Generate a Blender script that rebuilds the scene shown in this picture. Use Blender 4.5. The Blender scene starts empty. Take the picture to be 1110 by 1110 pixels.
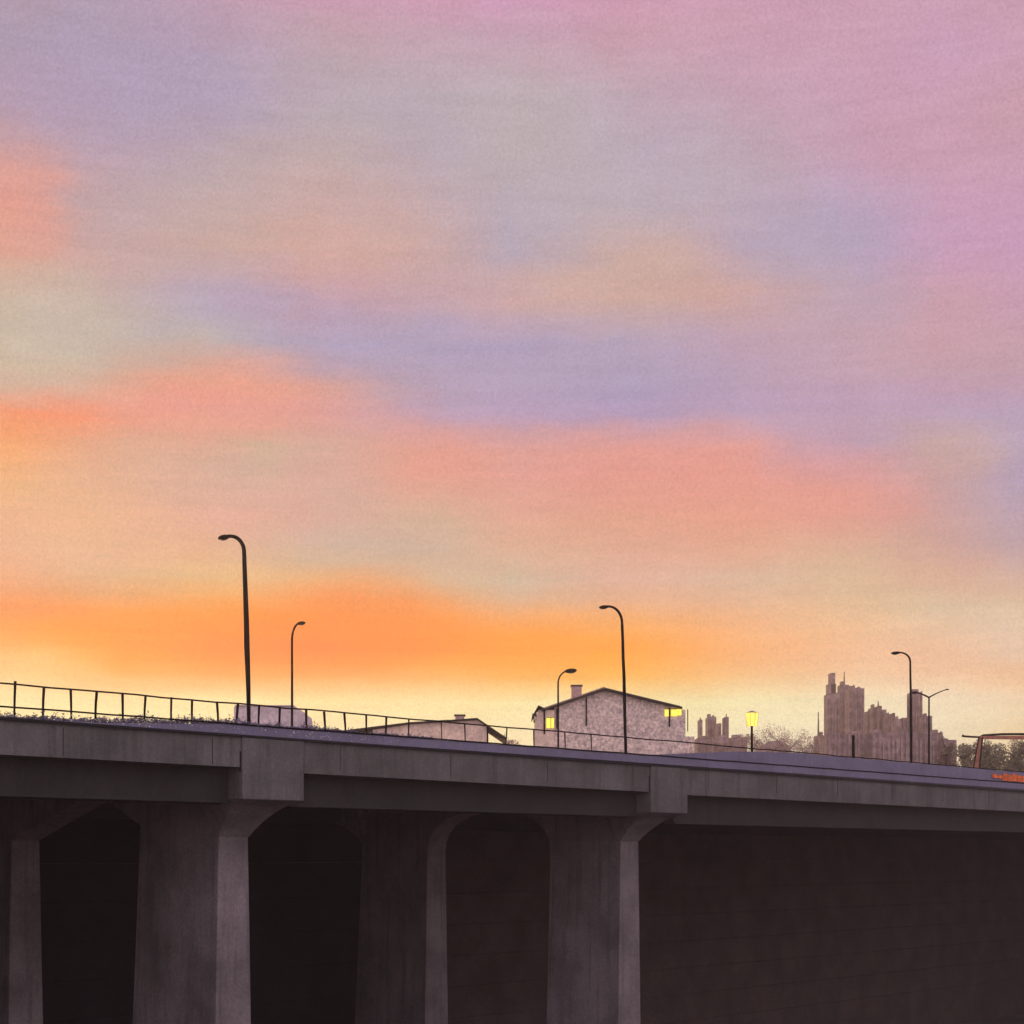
import bpy, bmesh, math, random
from mathutils import Vector, Matrix

random.seed(11)
scene = bpy.context.scene
COL = scene.collection
R = math.radians

# ------------------------------------------------------------------ camera
EYE = 20.0                       # the eye is 20 m above the valley floor
FPX, VPX, HOR, CX = 1700.0, 2160.0, 928.0, 555.0
cam = bpy.data.cameras.new("camera")
cam.sensor_width = 36.0
cam.lens = 36.0 * FPX / 1110.0
cam.shift_y = (HOR - 555.0) / 1110.0
cam.clip_start = 0.5
cam.clip_end = 12000.0
camo = bpy.data.objects.new("camera", cam)
camo.location = (0, 0, EYE)
camo.rotation_euler = (R(90), 0, 0)
COL.objects.link(camo)
scene.camera = camo

# ------------------------------------------------------------------ render look
scene.view_settings.view_transform = 'Standard'
scene.view_settings.look = 'None'
scene.view_settings.exposure = 0.0
scene.view_settings.gamma = 1.0
scene.cycles.use_denoising = True
scene.cycles.volume_bounces = 1
scene.cycles.max_bounces = 8


def lin(c):
    return tuple(((v / 255.0) / 12.92 if v / 255.0 <= 0.04045 else ((v / 255.0 + 0.055) / 1.055) ** 2.4) for v in c)


# ------------------------------------------------------------------ node helper
class NT:
    def __init__(self, tree):
        self.t = tree

    def n(self, kind, **kw):
        nd = self.t.nodes.new(kind)
        for k, v in kw.items():
            setattr(nd, k, v)
        return nd

    def l(self, a, b):
        self.t.links.new(a, b)

    def set(self, sock, v):
        if isinstance(v, bpy.types.NodeSocket):
            self.l(v, sock)
        else:
            sock.default_value = v

    def math(self, op, a, b=0.0, c=0.0, clamp=False):
        nd = self.n('ShaderNodeMath', operation=op, use_clamp=clamp)
        for i, v in enumerate((a, b, c)):
            self.set(nd.inputs[i], v)
        return nd.outputs[0]

    def mapr(self, v, a, b, c=0.0, d=1.0, mode='LINEAR'):
        nd = self.n('ShaderNodeMapRange', interpolation_type=mode, clamp=True)
        self.set(nd.inputs[0], v)
        for i, x in enumerate((a, b, c, d)):
            nd.inputs[i + 1].default_value = x
        return nd.outputs[0]

    def mix(self, f, a, b, mode='MIX'):
        nd = self.n('ShaderNodeMix', data_type='RGBA', blend_type=mode)
        self.set(nd.inputs[0], f)
        for s, v in ((nd.inputs[6], a), (nd.inputs[7], b)):
            if isinstance(v, tuple) and len(v) == 3:
                v = (*v, 1.0)
            self.set(s, v)
        return nd.outputs[2]

    def noise(self, vec, scale, detail=3.0, rough=0.55, out=0, dist=0.0):
        nd = self.n('ShaderNodeTexNoise')
        if vec is not None:
            self.l(vec, nd.inputs['Vector'])
        nd.inputs['Scale'].default_value = scale
        nd.inputs['Detail'].default_value = detail
        nd.inputs['Roughness'].default_value = rough
        nd.inputs['Distortion'].default_value = dist
        return nd.outputs[out]

    def mapping(self, vec, scale=(1, 1, 1), rot=(0, 0, 0), loc=(0, 0, 0)):
        nd = self.n('ShaderNodeMapping')
        self.l(vec, nd.inputs[0])
        nd.inputs['Scale'].default_value = scale
        nd.inputs['Rotation'].default_value = rot
        nd.inputs['Location'].default_value = loc
        return nd.outputs[0]


# ------------------------------------------------------------------ sky
SUN_AZ, SUN_EL = R(-14), R(3.0)        # low sunset behind the bridge, a little to the left
GX = [0, 110, 230, 350, 460, 555, 680, 800, 925, 1030, 1110]
GRID = [
 (0,   [(178,156,172),(178,158,178),(190,158,176),(200,156,172),(203,158,178),(204,158,182),(204,158,176),(204,160,178),(204,160,178),(203,160,180),(202,160,176)]),
 (50,  [(174,154,174),(176,156,180),(180,160,182),(190,164,172),(194,166,176),(196,166,178),(202,160,174),(203,160,176),(203,160,178),(202,160,184),(204,160,178)]),
 (110, [(184,154,170),(176,156,182),(180,160,184),(186,168,176),(186,170,178),(190,174,178),(192,168,178),(198,164,180),(203,160,180),(204,160,178),(204,160,172)]),
 (170, [(212,158,150),(192,162,172),(184,166,174),(190,170,172),(186,168,180),(190,174,178),(186,168,184),(190,170,180),(200,160,180),(204,160,178),(203,160,178)]),
 (220, [(226,160,144),(190,166,172),(194,170,168),(204,168,164),(198,170,170),(184,168,182),(190,172,180),(188,168,182),(190,166,188),(204,160,182),(203,160,184)]),
 (270, [(218,164,148),(200,166,164),(200,168,160),(210,168,158),(206,170,164),(182,168,184),(204,172,164),(192,166,176),(180,164,190),(203,160,188),(202,160,190)]),
 (320, [(204,180,164),(194,172,174),(180,164,188),(200,160,172),(194,164,176),(206,168,166),(206,172,162),(206,168,164),(190,166,184),(204,160,172),(202,158,178)]),
 (370, [(202,184,168),(192,178,172),(188,174,174),(178,160,190),(176,160,190),(178,160,190),(186,164,184),(194,162,178),(200,164,176),(204,162,172),(203,164,176)]),
 (420, [(212,180,156),(222,168,146),(232,158,138),(218,160,150),(190,162,178),(182,160,188),(174,160,194),(188,160,184),(196,162,180),(198,162,178),(198,164,176)]),
 (450, [(246,156,116),(238,158,130),(230,162,140),(222,162,150),(200,162,172),(190,162,182),(186,160,184),(192,164,182),(196,164,180),(194,166,184),(192,168,190)]),
 (480, [(244,168,116),(222,170,144),(214,172,152),(210,170,156),(228,160,146),(222,162,154),(226,160,150),(226,162,156),(194,162,182),(204,170,162),(190,168,186)]),
 (520, [(238,182,134),(226,178,148),(212,172,154),(216,170,154),(230,162,142),(226,164,150),(230,160,146),(232,162,144),(230,162,150),(202,166,170),(190,166,184)]),
 (560, [(236,182,144),(236,182,146),(226,172,152),(218,172,156),(212,178,154),(226,170,148),(230,168,144),(234,166,144),(230,168,148),(210,168,162),(196,168,176)]),
 (600, [(236,178,144),(232,182,146),(230,178,140),(206,182,162),(208,179,158),(222,178,148),(230,176,150),(233,176,148),(226,184,152),(218,172,156),(204,170,168)]),
 (630, [(240,170,126),(224,178,140),(232,186,132),(238,174,122),(225,180,144),(214,184,158),(232,179,156),(227,188,160),(230,190,156),(234,182,152),(226,182,160)]),
 (655, [(244,158,108),(248,162,100),(248,164,94),(252,150,86),(246,164,102),(230,180,142),(238,182,142),(238,186,150),(232,193,154),(222,196,166),(228,196,164)]),
 (682, [(252,165,100),(255,158,82),(255,152,76),(255,146,78),(255,152,78),(253,165,90),(251,176,106),(246,186,138),(240,197,158),(232,199,168),(230,205,180)]),
 (708, [(250,188,122),(255,165,82),(255,150,80),(255,142,72),(255,154,76),(255,166,82),(253,170,86),(249,184,130),(244,197,158),(240,198,164),(234,205,176)]),
 (735, [(248,208,140),(252,190,114),(254,180,106),(254,180,110),(252,188,116),(252,190,108),(252,192,104),(248,203,144),(246,210,166),(244,206,162),(246,202,150)]),
 (762, [(252,228,154),(252,228,156),(252,228,154),(252,224,148),(250,224,152),(248,226,154),(248,230,160),(248,232,168),(248,230,175),(248,226,180),(246,220,170)]),
 (800, [(250,230,160),(250,230,162),(248,230,165),(250,226,165),(248,224,162),(248,226,166),(248,232,175),(246,228,178),(246,226,180),(246,224,176),(244,212,152)]),
]


RHO, HAZE_FAR, HAZE_TOP = 0.0005, 560.0, 60.0      # the haze: density, depth, height above the eye
AIR = [(0.027, 0.026, 0.013), (0.052, 0.029, 0.028), (0.055, 0.031, 0.021), (0.059, 0.035, 0.031), (0.058, 0.034, 0.025), (0.066, 0.042, 0.033), (0.05800000000000001, 0.043, 0.051000000000000004), (0.082, 0.044, 0.039), (0.084, 0.049999999999999996, 0.05499999999999999), (0.103, 0.065, 0.031), (0.092, 0.06, 0.054), (0.109, 0.071, 0.05), (0.129, 0.079, 0.058), (0.161, 0.094, 0.059), (0.171, 0.088, 0.057), (0.188, 0.107, 0.068), (0.13, 0.108, 0.088), (0.141, 0.119, 0.094), (0.19, 0.16, 0.1), (0.2, 0.135, 0.03), (0.2, 0.135, 0.03)]   # light the haze adds in front of each row of the sky


def grid_at(x, y):
    x = min(max(x, GX[0]), GX[-1])
    ys = [g[0] for g in GRID]
    y = min(max(y, ys[0]), ys[-1])
    i = max(k for k in range(len(ys)) if ys[k] <= y)
    i = min(i, len(ys) - 2)
    j = min(max(k for k in range(len(GX)) if GX[k] <= x), len(GX) - 2)
    fy = (y - ys[i]) / (ys[i + 1] - ys[i])
    fx = (x - GX[j]) / (GX[j + 1] - GX[j])
    out = []
    for c in range(3):
        a = GRID[i][1][j][c] * (1 - fx) + GRID[i][1][j + 1][c] * fx
        b = GRID[i + 1][1][j][c] * (1 - fx) + GRID[i + 1][1][j + 1][c] * fx
        out.append(a * (1 - fy) + b * fy)
    return tuple(out)


PATCH = [  # cloud pieces: centre, radii, colour, softness
 (38, 222, 44, 56, (226,158,144), .5), (50, 446, 70, 17, (247,150,112), .6), (236, 436, 92, 50, (232,160,142), .55),
 (220, 366, 26, 22, (196,178,168), .6), (60, 350, 80, 60, (202,184,168), .6), (285, 495, 42, 18, (203,180,156), .7), (385, 526, 40, 12, (194,176,164), .7),
 (322, 334, 16, 14, (206,152,160), .7), (300, 330, 70, 24, (178,160,184), .8), (400, 372, 90, 30, (176,160,184), .8), (500, 414, 90, 32, (180,160,186), .8), (640, 400, 80, 30, (182,162,186), .8),
 (410, 672, 74, 46, (252,152,90), .6), (800, 500, 62, 32, (232,162,148), .6), (925, 548, 66, 32, (231,163,148), .55), (870, 480, 34, 26, (195,162,180), .8),
 (1035, 500, 46, 28, (206,170,158), .9), (330, 185, 90, 30, (196,168,166), .9), (600, 180, 80, 70, (190,174,178), .9), (110, 110, 120, 60, (178,158,180), .9),
 (730, 275, 44, 26, (206,172,160), .7), (860, 262, 60, 40, (182,166,186), .8), (625, 315, 70, 26, (206,172,164), .8), (45, 722, 55, 20, (250,208,142), .8),
]


def sky_at(x, y):
    c = grid_at(x, y)
    for px, py, rx, ry, col, soft in PATCH:
        q = math.hypot((x - px) / rx, (y - py) / ry)
        lo, hi = 1 - soft * .6, 1 + soft * .6
        k = min(1, max(0, (hi - q) / (hi - lo)))
        k = k * k * (3 - 2 * k) * .52
        c = tuple(a * (1 - k) + b * k for a, b in zip(c, col))
    return c


def air_at(y):
    ys = [g[0] for g in GRID]
    i = min(max(k for k in range(len(ys)) if ys[k] <= y), len(ys) - 2)
    f = (y - ys[i]) / (ys[i + 1] - ys[i])
    return tuple(a * (1 - f) + b * f for a, b in zip(AIR[i], AIR[i + 1]))


def clear_sky(c, y):
    """colour of the sky above the haze that looks like c through it"""
    el = math.atan((HOR - y) / FPX)
    path = min(HAZE_FAR / math.cos(el), HAZE_TOP / math.sin(el))
    tr = math.exp(-RHO * path)
    return tuple(max(.012, (v - a) / tr) for v, a in zip(c, air_at(y)))


ROWS = [0, 40, 80, 110, 140, 165, 190, 220, 250, 275, 300, 325, 350, 375, 400, 420, 435, 450, 468, 490, 515, 540, 565, 590, 610, 630, 650, 670, 690, 705, 720, 735, 750, 762, 780, 800]


def build_world():
    w = bpy.data.worlds.new("World")
    scene.world = w
    w.use_nodes = True
    t = NT(w.node_tree)
    w.node_tree.nodes.clear()
    out = t.n('ShaderNodeOutputWorld')
    bg = t.n('ShaderNodeBackground')
    bg.inputs[1].default_value = 1.0
    t.l(bg.outputs[0], out.inputs[0])
    d = t.n('ShaderNodeTexCoord').outputs['Generated']
    # warped direction: cloud banks get soft, uneven rims
    n1 = t.noise(t.mapping(d, (1, 1, 1.7)), 9.0, 4.0, 0.6, out=1)
    n2 = t.noise(t.mapping(d, (1, 1, 3.0), loc=(3, 1, 7)), 34.0, 4.0, 0.62, out=1)
    vm = t.n('ShaderNodeVectorMath', operation='SUBTRACT')
    t.l(n1, vm.inputs[0]); vm.inputs[1].default_value = (.5, .5, .5)
    vs = t.n('ShaderNodeVectorMath', operation='MULTIPLY')
    t.l(vm.outputs[0], vs.inputs[0]); vs.inputs[1].default_value = (.032, 0, .018)
    vm2 = t.n('ShaderNodeVectorMath', operation='SUBTRACT')
    t.l(n2, vm2.inputs[0]); vm2.inputs[1].default_value = (.5, .5, .5)
    vs2 = t.n('ShaderNodeVectorMath', operation='MULTIPLY')
    t.l(vm2.outputs[0], vs2.inputs[0]); vs2.inputs[1].default_value = (.044, 0, .020)
    a1 = t.n('ShaderNodeVectorMath', operation='ADD')
    t.l(vs.outputs[0], a1.inputs[0]); t.l(vs2.outputs[0], a1.inputs[1])
    # less warp close to the horizon
    sepd = t.n('ShaderNodeSeparateXYZ'); t.l(d, sepd.inputs[0])
    wf = t.mapr(sepd.outputs[2], 0.09, 0.36, 0.22, 0.9)
    a1s = t.n('ShaderNodeVectorMath', operation='SCALE')
    t.l(a1.outputs[0], a1s.inputs[0]); t.l(wf, a1s.inputs['Scale'])
    a2 = t.n('ShaderNodeVectorMath', operation='ADD')
    t.l(d, a2.inputs[0]); t.l(a1s.outputs[0], a2.inputs[1])
    nr = t.n('ShaderNodeVectorMath', operation='NORMALIZE'); t.l(a2.outputs[0], nr.inputs[0])
    sp = t.n('ShaderNodeSeparateXYZ'); t.l(nr.outputs[0], sp.inputs[0])
    az = t.math('ARCTAN2', sp.outputs[0], sp.outputs[1])
    el = t.math('ARCSINE', sp.outputs[2])
    A = R(19.0)
    fac = t.mapr(az, -A, A)
    rows_el = [math.atan((HOR - y) / FPX) for y in ROWS]
    prev = None
    NC = 31
    for i in range(len(ROWS) - 1, -1, -1):
        cr = t.n('ShaderNodeValToRGB')
        t.l(fac, cr.inputs[0])
        e = cr.color_ramp
        cols = []
        for k in range(NC):
            a = -A + 2 * A * k / (NC - 1)
            px = CX + FPX * math.tan(a)
            py = HOR - math.tan(rows_el[i]) * FPX / math.cos(a)
            cols.append((k / (NC - 1), clear_sky(lin(sky_at(px, py)), ROWS[i])))
        e.elements[0].position = 0.0; e.elements[0].color = (*cols[0][1], 1)
        e.elements[1].position = 1.0; e.elements[1].color = (*cols[-1][1], 1)
        for p, c in cols[1:-1]:
            x = e.elements.new(p); x.color = (*c, 1)
        if prev is None:
            prev = cr.outputs[0]
        else:
            prev = t.mix(t.mapr(el, rows_el[i + 1], rows_el[i]), prev, cr.outputs[0])
    # fine streaks and mottling of thin cloud
    st = t.noise(t.mapping(d, (5, 5, 46)), 3.2, 5.0, 0.62)
    mo = t.noise(t.mapping(d, (1, 1, 1), loc=(9, 2, 4)), 26.0, 6.0, 0.7)
    gr = t.noise(d, 620.0, 2.0, 0.8)
    s1 = t.mapr(st, 0.3, 0.7, 0.955, 1.045)
    s2 = t.mapr(mo, 0.3, 0.7, 0.965, 1.035)
    s3 = t.mapr(gr, 0.25, 0.75, 0.88, 1.12)
    m = t.math('MULTIPLY', t.math('MULTIPLY', s1, s2), s3)
    vv = t.n('ShaderNodeVectorMath', operation='SCALE')
    t.l(prev, vv.inputs[0]); t.l(m, vv.inputs['Scale'])
    tint = t.mix(t.mapr(mo, 0.40, 0.62), (1.008, .992, .987), (.993, 1.0, 1.010))
    west0 = t.mix(1.0, vv.outputs[0], tint, 'MULTIPLY')
    west = west0
    # dusk sky behind the viewer, bright side added to light the bridge front
    nish = t.n('ShaderNodeTexSky', sky_type='NISHITA', sun_disc=False)
    nish.sun_elevation = SUN_EL
    nish.sun_rotation = SUN_AZ
    nv = t.n('ShaderNodeVectorMath', operation='SCALE')
    t.l(nish.outputs[0], nv.inputs[0]); nv.inputs['Scale'].default_value = 0.06
    dp = t.n('ShaderNodeVectorMath', operation='DOT_PRODUCT')
    t.l(d, dp.inputs[0]); dp.inputs[1].default_value = (0.50, -0.86, 0.05)
    dusk_fill = t.mix(t.mapr(dp.outputs['Value'], -0.35, 0.95), (.24, .20, .205), (1.20, 1.06, 1.17))
    dk = t.n('ShaderNodeVectorMath', operation='ADD')
    t.l(dusk_fill, dk.inputs[0]); t.l(nv.outputs[0], dk.inputs[1])
    azr = t.math('ABSOLUTE', t.math('ARCTAN2', sepd.outputs[0], sepd.outputs[1]))
    back = t.mapr(azr, R(28), R(75), mode='SMOOTHSTEP')
    sky = t.mix(back, west, dk.outputs[0])
    below = t.mapr(sepd.outputs[2], -0.06, -0.005)
    fin = t.mix(below, (.05, .042, .045), sky)
    t.l(fin, bg.inputs[0])


build_world()

# ------------------------------------------------------------------ sun
sl = bpy.data.lights.new("sun", 'SUN')
sl.energy = 1.2
sl.angle = R(0.6)
sl.color = (1.0, 0.62, 0.36)
so = bpy.data.objects.new("sun", sl)
sd = Vector((math.sin(SUN_AZ) * math.cos(SUN_EL), math.cos(SUN_AZ) * math.cos(SUN_EL), math.sin(SUN_EL)))
so.rotation_euler = sd.to_track_quat('Z', 'Y').to_euler()
so.location = (0, 0, 120)
COL.objects.link(so)

# ------------------------------------------------------------------ frames of reference
AL = math.atan((VPX - CX) / FPX)
D = Vector((math.sin(AL), math.cos(AL), 0))      # along the bridge, receding
N = Vector((-math.cos(AL), math.sin(AL), 0))     # across the bridge, away from the viewer
KS, W0 = 81.1, 59.0                              # scale of the near edge, distance of the near edge
ROT = math.atan2(D.y, D.x)


def P(s, w, h):
    """bridge coordinates: s along, w across from the near edge, h above the eye"""
    v = D * s + N * (W0 + w)
    return Vector((v.x, v.y, EYE + h))


def s_of(px, w=0.0):
    """distance along the bridge of a sight line at column px, on the line w behind the near edge"""
    tx = (px - CX) / FPX
    Y = (W0 + w) / (N.x * tx + N.y)
    return tx * Y * D.x + Y * D.y


def depth_of(px, w=0.0):
    tx = (px - CX) / FPX
    return (W0 + w) / (N.x * tx + N.y)


def at(px, py, Y):
    return Vector(((px - CX) / FPX * Y, Y, EYE + (HOR - py) / FPX * Y))


def hz(py, Y):
    return (HOR - py) / FPX * Y


# ------------------------------------------------------------------ mesh builder
class MB:
    def __init__(self):
        self.v, self.f = [], []

    def add(self, vs, fs):
        o = len(self.v)
        self.v += [Vector(p) for p in vs]
        self.f += [tuple(i + o for i in f) for f in fs]

    def hexa(self, p):      # 8 corners: bottom ring 0-3, top ring 4-7
        self.add(p, [(3, 2, 1, 0), (4, 5, 6, 7), (0, 1, 5, 4), (1, 2, 6, 5), (2, 3, 7, 6), (3, 0, 4, 7)])

    def box(self, x0, x1, y0, y1, z0, z1):
        self.hexa([(x0, y0, z0), (x1, y0, z0), (x1, y1, z0), (x0, y1, z0), (x0, y0, z1), (x1, y0, z1), (x1, y1, z1), (x0, y1, z1)])

    def bbox(self, s0, s1, w0, w1, h0, h1):
        self.hexa([P(s0, w0, h0), P(s1, w0, h0), P(s1, w1, h0), P(s0, w1, h0), P(s0, w0, h1), P(s1, w0, h1), P(s1, w1, h1), P(s0, w1, h1)])

    def prism(self, ring_a, ring_b):
        n = len(ring_a)
        self.add(list(ring_a) + list(ring_b), [tuple(range(n - 1, -1, -1)), tuple(range(n, 2 * n))] + [(i, (i + 1) % n, n + (i + 1) % n, n + i) for i in range(n)])

    def tube(self, pts, rads, seg=10):
        pts = [Vector(p) for p in pts]
        if not isinstance(rads, (list, tuple)):
            rads = [rads] * len(pts)
        rings = []
        for i, p in enumerate(pts):
            a = pts[max(i - 1, 0)]; b = pts[min(i + 1, len(pts) - 1)]
            t = (b - a).normalized()
            u = t.cross(Vector((0.31, 0.17, 0.93)) if abs(t.z) < 0.9 else Vector((0.9, 0.3, 0.1))).normalized()
            w = t.cross(u)
            rings.append([p + (u * math.cos(2 * math.pi * k / seg) + w * math.sin(2 * math.pi * k / seg)) * rads[i] for k in range(seg)])
        vs = [q for r in rings for q in r]
        fs = [tuple(range(seg - 1, -1, -1)), tuple(range((len(pts) - 1) * seg, len(pts) * seg))]
        for i in range(len(pts) - 1):
            for k in range(seg):
                k2 = (k + 1) % seg
                fs.append((i * seg + k, i * seg + k2, (i + 1) * seg + k2, (i + 1) * seg + k))
        self.add(vs, fs)

    def ellipsoid(self, c, ax, ay, az, nu=14, nv=8):
        c = Vector(c); vs = []; fs = []
        for j in range(nv + 1):
            ph = math.pi * j / nv
            for i in range(nu):
                th = 2 * math.pi * i / nu
                vs.append(c + Vector(ax) * math.sin(ph) * math.cos(th) + Vector(ay) * math.sin(ph) * math.sin(th) + Vector(az) * math.cos(ph))
        for j in range(nv):
            for i in range(nu):
                i2 = (i + 1) % nu
                fs.append((j * nu + i, (j + 1) * nu + i, (j + 1) * nu + i2, j * nu + i2))
        self.add(vs, fs)

    def build(self, name, mat, parent=None, smooth=False, bevel=0.0):
        me = bpy.data.meshes.new(name)
        off = parent_world(parent) if parent else Vector((0, 0, 0))
        me.from_pydata([tuple(p - off) for p in self.v], [], self.f)
        me.validate()
        me.update()
        me.materials.append(mat)
        if smooth:
            for p in me.polygons:
                p.use_smooth = True
        o = bpy.data.objects.new(name, me)
        COL.objects.link(o)
        if parent:
            o.parent = parent
        if bevel > 0:
            b = o.modifiers.new("bevel", 'BEVEL'); b.width = bevel; b.segments = 2; b.limit_method = 'ANGLE'; b.angle_limit = R(40)
        return o


def parent_world(o):
    v = Vector((0, 0, 0))
    while o is not None:
        v += o.location
        o = o.parent
    return v


def tag(o, label, cat, group=None, kind=None):
    if label: o["label"] = label
    if cat: o["category"] = cat
    if group: o["group"] = group
    if kind: o["kind"] = kind
    return o


def thing(name, label, cat, loc, group=None):
    o = bpy.data.objects.new(name, None)
    o.empty_display_size = 0.5
    o.location = loc
    COL.objects.link(o)
    return tag(o, label, cat, group)


# ------------------------------------------------------------------ materials
def mat(name, base, rough=0.85, var=0.25, scale=1.5, second=None, streak=0.0, bump=0.0, metallic=0.0, spec=0.3, fine=0.0, fscale=14.0):
    m = bpy.data.materials.new(name)
    m.use_nodes = True
    t = NT(m.node_tree)
    b = m.node_tree.nodes['Principled BSDF']
    b.inputs['Roughness'].default_value = rough
    b.inputs['Metallic'].default_value = metallic
    b.inputs['Specular IOR Level'].default_value = spec
    c = t.n('ShaderNodeNewGeometry').outputs['Position']
    n = t.noise(c, scale, 6.0, 0.65)
    if second is None:
        second = tuple(x * (1 - var) for x in base)
        hi = tuple(min(1, x * (1 + var)) for x in base)
    else:
        hi = base
    col = t.mix(t.mapr(n, 0.36, 0.64), second, hi)
    if streak:
        sn = t.noise(t.mapping(c, (1.6, 1.6, 0.09)), 1.3, 5.0, 0.65)
        col = t.mix(t.mapr(sn, 0.5, 0.72, 0, streak), col, tuple(x * 0.35 for x in base))
    if fine:
        fn = t.noise(c, fscale, 3.0, 0.7)
        k = t.mapr(fn, 0.35, 0.65, 1 - fine, 1 + fine)
        vv = t.n('ShaderNodeVectorMath', operation='SCALE')
        t.l(col, vv.inputs[0]); t.l(k, vv.inputs['Scale'])
        col = vv.outputs[0]
    t.l(col, b.inputs['Base Color'])
    if bump:
        bn = t.n('ShaderNodeBump'); bn.inputs['Strength'].default_value = bump; bn.inputs['Distance'].default_value = 0.06
        t.l(t.noise(c, scale * 6, 5.0, 0.7), bn.inputs['Height'])
        t.l(bn.outputs[0], b.inputs['Normal'])
    return m


def glow(name, col, strength):
    m = bpy.data.materials.new(name)
    m.use_nodes = True
    t = NT(m.node_tree)
    b = m.node_tree.nodes['Principled BSDF']
    b.inputs['Base Color'].default_value = (*col, 1)
    c = t.n('ShaderNodeNewGeometry').outputs['Position']
    n = t.noise(c, 4.0, 2.0)
    t.l(t.mix(t.mapr(n, .38, .6), tuple(x * .8 for x in col), tuple(min(1, x * 1.1) for x in col)), b.inputs['Emission Color'])
    b.inputs['Emission Strength'].default_value = strength
    return m


M = {}
M['concrete'] = mat('weathered_concrete', (.145, .128, .134), 0.9, 0.2, 0.35, streak=0.45, bump=0.25, fine=0.16, fscale=7.0)
M['fascia'] = mat('fascia_concrete', (.108, .097, .099), 0.9, 0.26, 0.3, streak=0.6, bump=0.2, fine=0.14, fscale=7.0)
M['pier'] = mat('pier_concrete', (.180, .144, .153), 0.9, 0.30, 0.25, streak=0.6, bump=0.3, fine=0.16, fscale=7.0)
M['soffit'] = mat('soffit_concrete', (.20, .145, .145), 0.95, 0.25, 0.3, bump=0.2, fine=0.15, fscale=6.0)  # brownish tone of the deck underside
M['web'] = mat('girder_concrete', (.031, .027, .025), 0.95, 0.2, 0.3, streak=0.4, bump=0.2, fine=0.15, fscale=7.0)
M['coping'] = mat('mauve_coping', (.170, .148, .228), 0.8, 0.12, 0.6, streak=0.2, bump=0.1, fine=0.14, fscale=9.0)
M['joint'] = mat('joint_sealant', (.012, .011, .013), 0.9, 0.2, 5.0)
M['black'] = mat('black_painted_steel', (.006, .005, .006), 0.9, 0.3, 6.0, spec=0.05)
M['dark_wall'] = mat('shade_dark_stone', (.017, .011, .014), 0.95, 0.3, 0.3, bump=0.3, fine=0.2, fscale=5.0)  # deep shade behind the openings put into the wall colour
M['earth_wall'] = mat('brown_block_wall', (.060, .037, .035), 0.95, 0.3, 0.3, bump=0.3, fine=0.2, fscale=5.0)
M['ground'] = mat('dry_ground', (.110, .088, .084), 0.95, 0.35, 0.08, fine=0.2, fscale=1.2)
M['asphalt'] = mat('asphalt', (.05, .05, .052), 0.9, 0.2, 1.0)
M['scrub'] = mat('mauve_scrub_leaf', (.18, .15, .23), 0.8, 0.35, 2.5)
M['sky_fleck'] = mat('cream_sky_fleck', (.85, .78, .60), 0.8, 0.1, 3.0)
M['leaf'] = mat('haze_paled_leaf', (.46, .31, .28), 0.8, 0.35, 0.4)  # leaf colour paled to stand in for distance haze
M['hedge'] = mat('olive_leaf', (.28, .23, .16), 0.8, 0.4, 0.8)
M['bark'] = mat('bark', (.12, .085, .075), 0.9, 0.3, 2.0)
M['house'] = mat('rubble_stone_wall', (.92, .68, .60), 0.9, second=(.56, .41, .39), scale=2.2, fine=0.32, fscale=3.6)
M['plaster'] = mat('pink_plaster', (.86, .60, .50), 0.9, 0.18, 0.8, fine=0.18, fscale=3.0)
M['mauve'] = mat('mauve_render', (.68, .52, .56), 0.9, 0.15, 0.9, fine=0.18, fscale=3.0)
M['roof'] = mat('dark_roof_tiles', (.035, .028, .028), 0.85, 0.3, 2.0)
M['fasciaboard'] = mat('faded_pink_boards', (.42, .25, .23), 0.85, 0.2, 2.0)
M['brick'] = mat('chimney_brick', (.50, .30, .30), 0.9, 0.2, 3.0)
M['tower'] = mat('mauve_tower_facade', (.23, .145, .165), 0.9, second=(.36, .235, .245), scale=0.10, fine=0.4, fscale=0.55)
M['tower_b'] = mat('brown_tower_facade', (.20, .125, .145), 0.9, second=(.31, .20, .215), scale=0.14, fine=0.45, fscale=0.7)
for key in ('tower', 'tower_b'):
    t = NT(M[key].node_tree)
    b = M[key].node_tree.nodes['Principled BSDF']
    src = b.inputs['Base Color'].links[0].from_socket
    pos = t.n('ShaderNodeNewGeometry').outputs['Position']
    sx = t.n('ShaderNodeSeparateXYZ'); t.l(pos, sx.inputs[0])
    cx = t.n('ShaderNodeCombineXYZ'); t.l(t.math('ADD', sx.outputs[0], sx.outputs[1]), cx.inputs[0]); t.l(sx.outputs[2], cx.inputs[1])
    br = t.n('ShaderNodeTexBrick', offset=0.0, squash=1.0)
    t.l(cx.outputs[0], br.inputs['Vector'])
    br.inputs['Color1'].default_value = (.42, .42, .46, 1); br.inputs['Color2'].default_value = (.75, .72, .74, 1); br.inputs['Mortar'].default_value = (1, 1, 1, 1)
    br.inputs['Scale'].default_value = 1.0; br.inputs['Mortar Size'].default_value = .55; br.inputs['Mortar Smooth'].default_value = .05
    br.inputs['Brick Width'].default_value = 2.3; br.inputs['Row Height'].default_value = 2.9
    t.l(t.mix(.75, src, br.outputs['Color'], 'MULTIPLY'), b.inputs['Base Color'])
M['red'] = mat('rusty_red_steel', (.38, .13, .085), 0.7, 0.35, 1.6)
M['orange'] = mat('orange_barrier_paint', (.78, .13, .025), 0.55, 0.4, 1.5, fine=0.3, fscale=5.0)
M['lit'] = glow('lit_window_glass', (1.0, .80, .10), 1.0)
M['lamp'] = glow('lit_lantern_glass', (1.0, .74, .13), 1.15)
M['core'] = glow('lamp_bulb', (1.0, .90, .55), 1.8)
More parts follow.
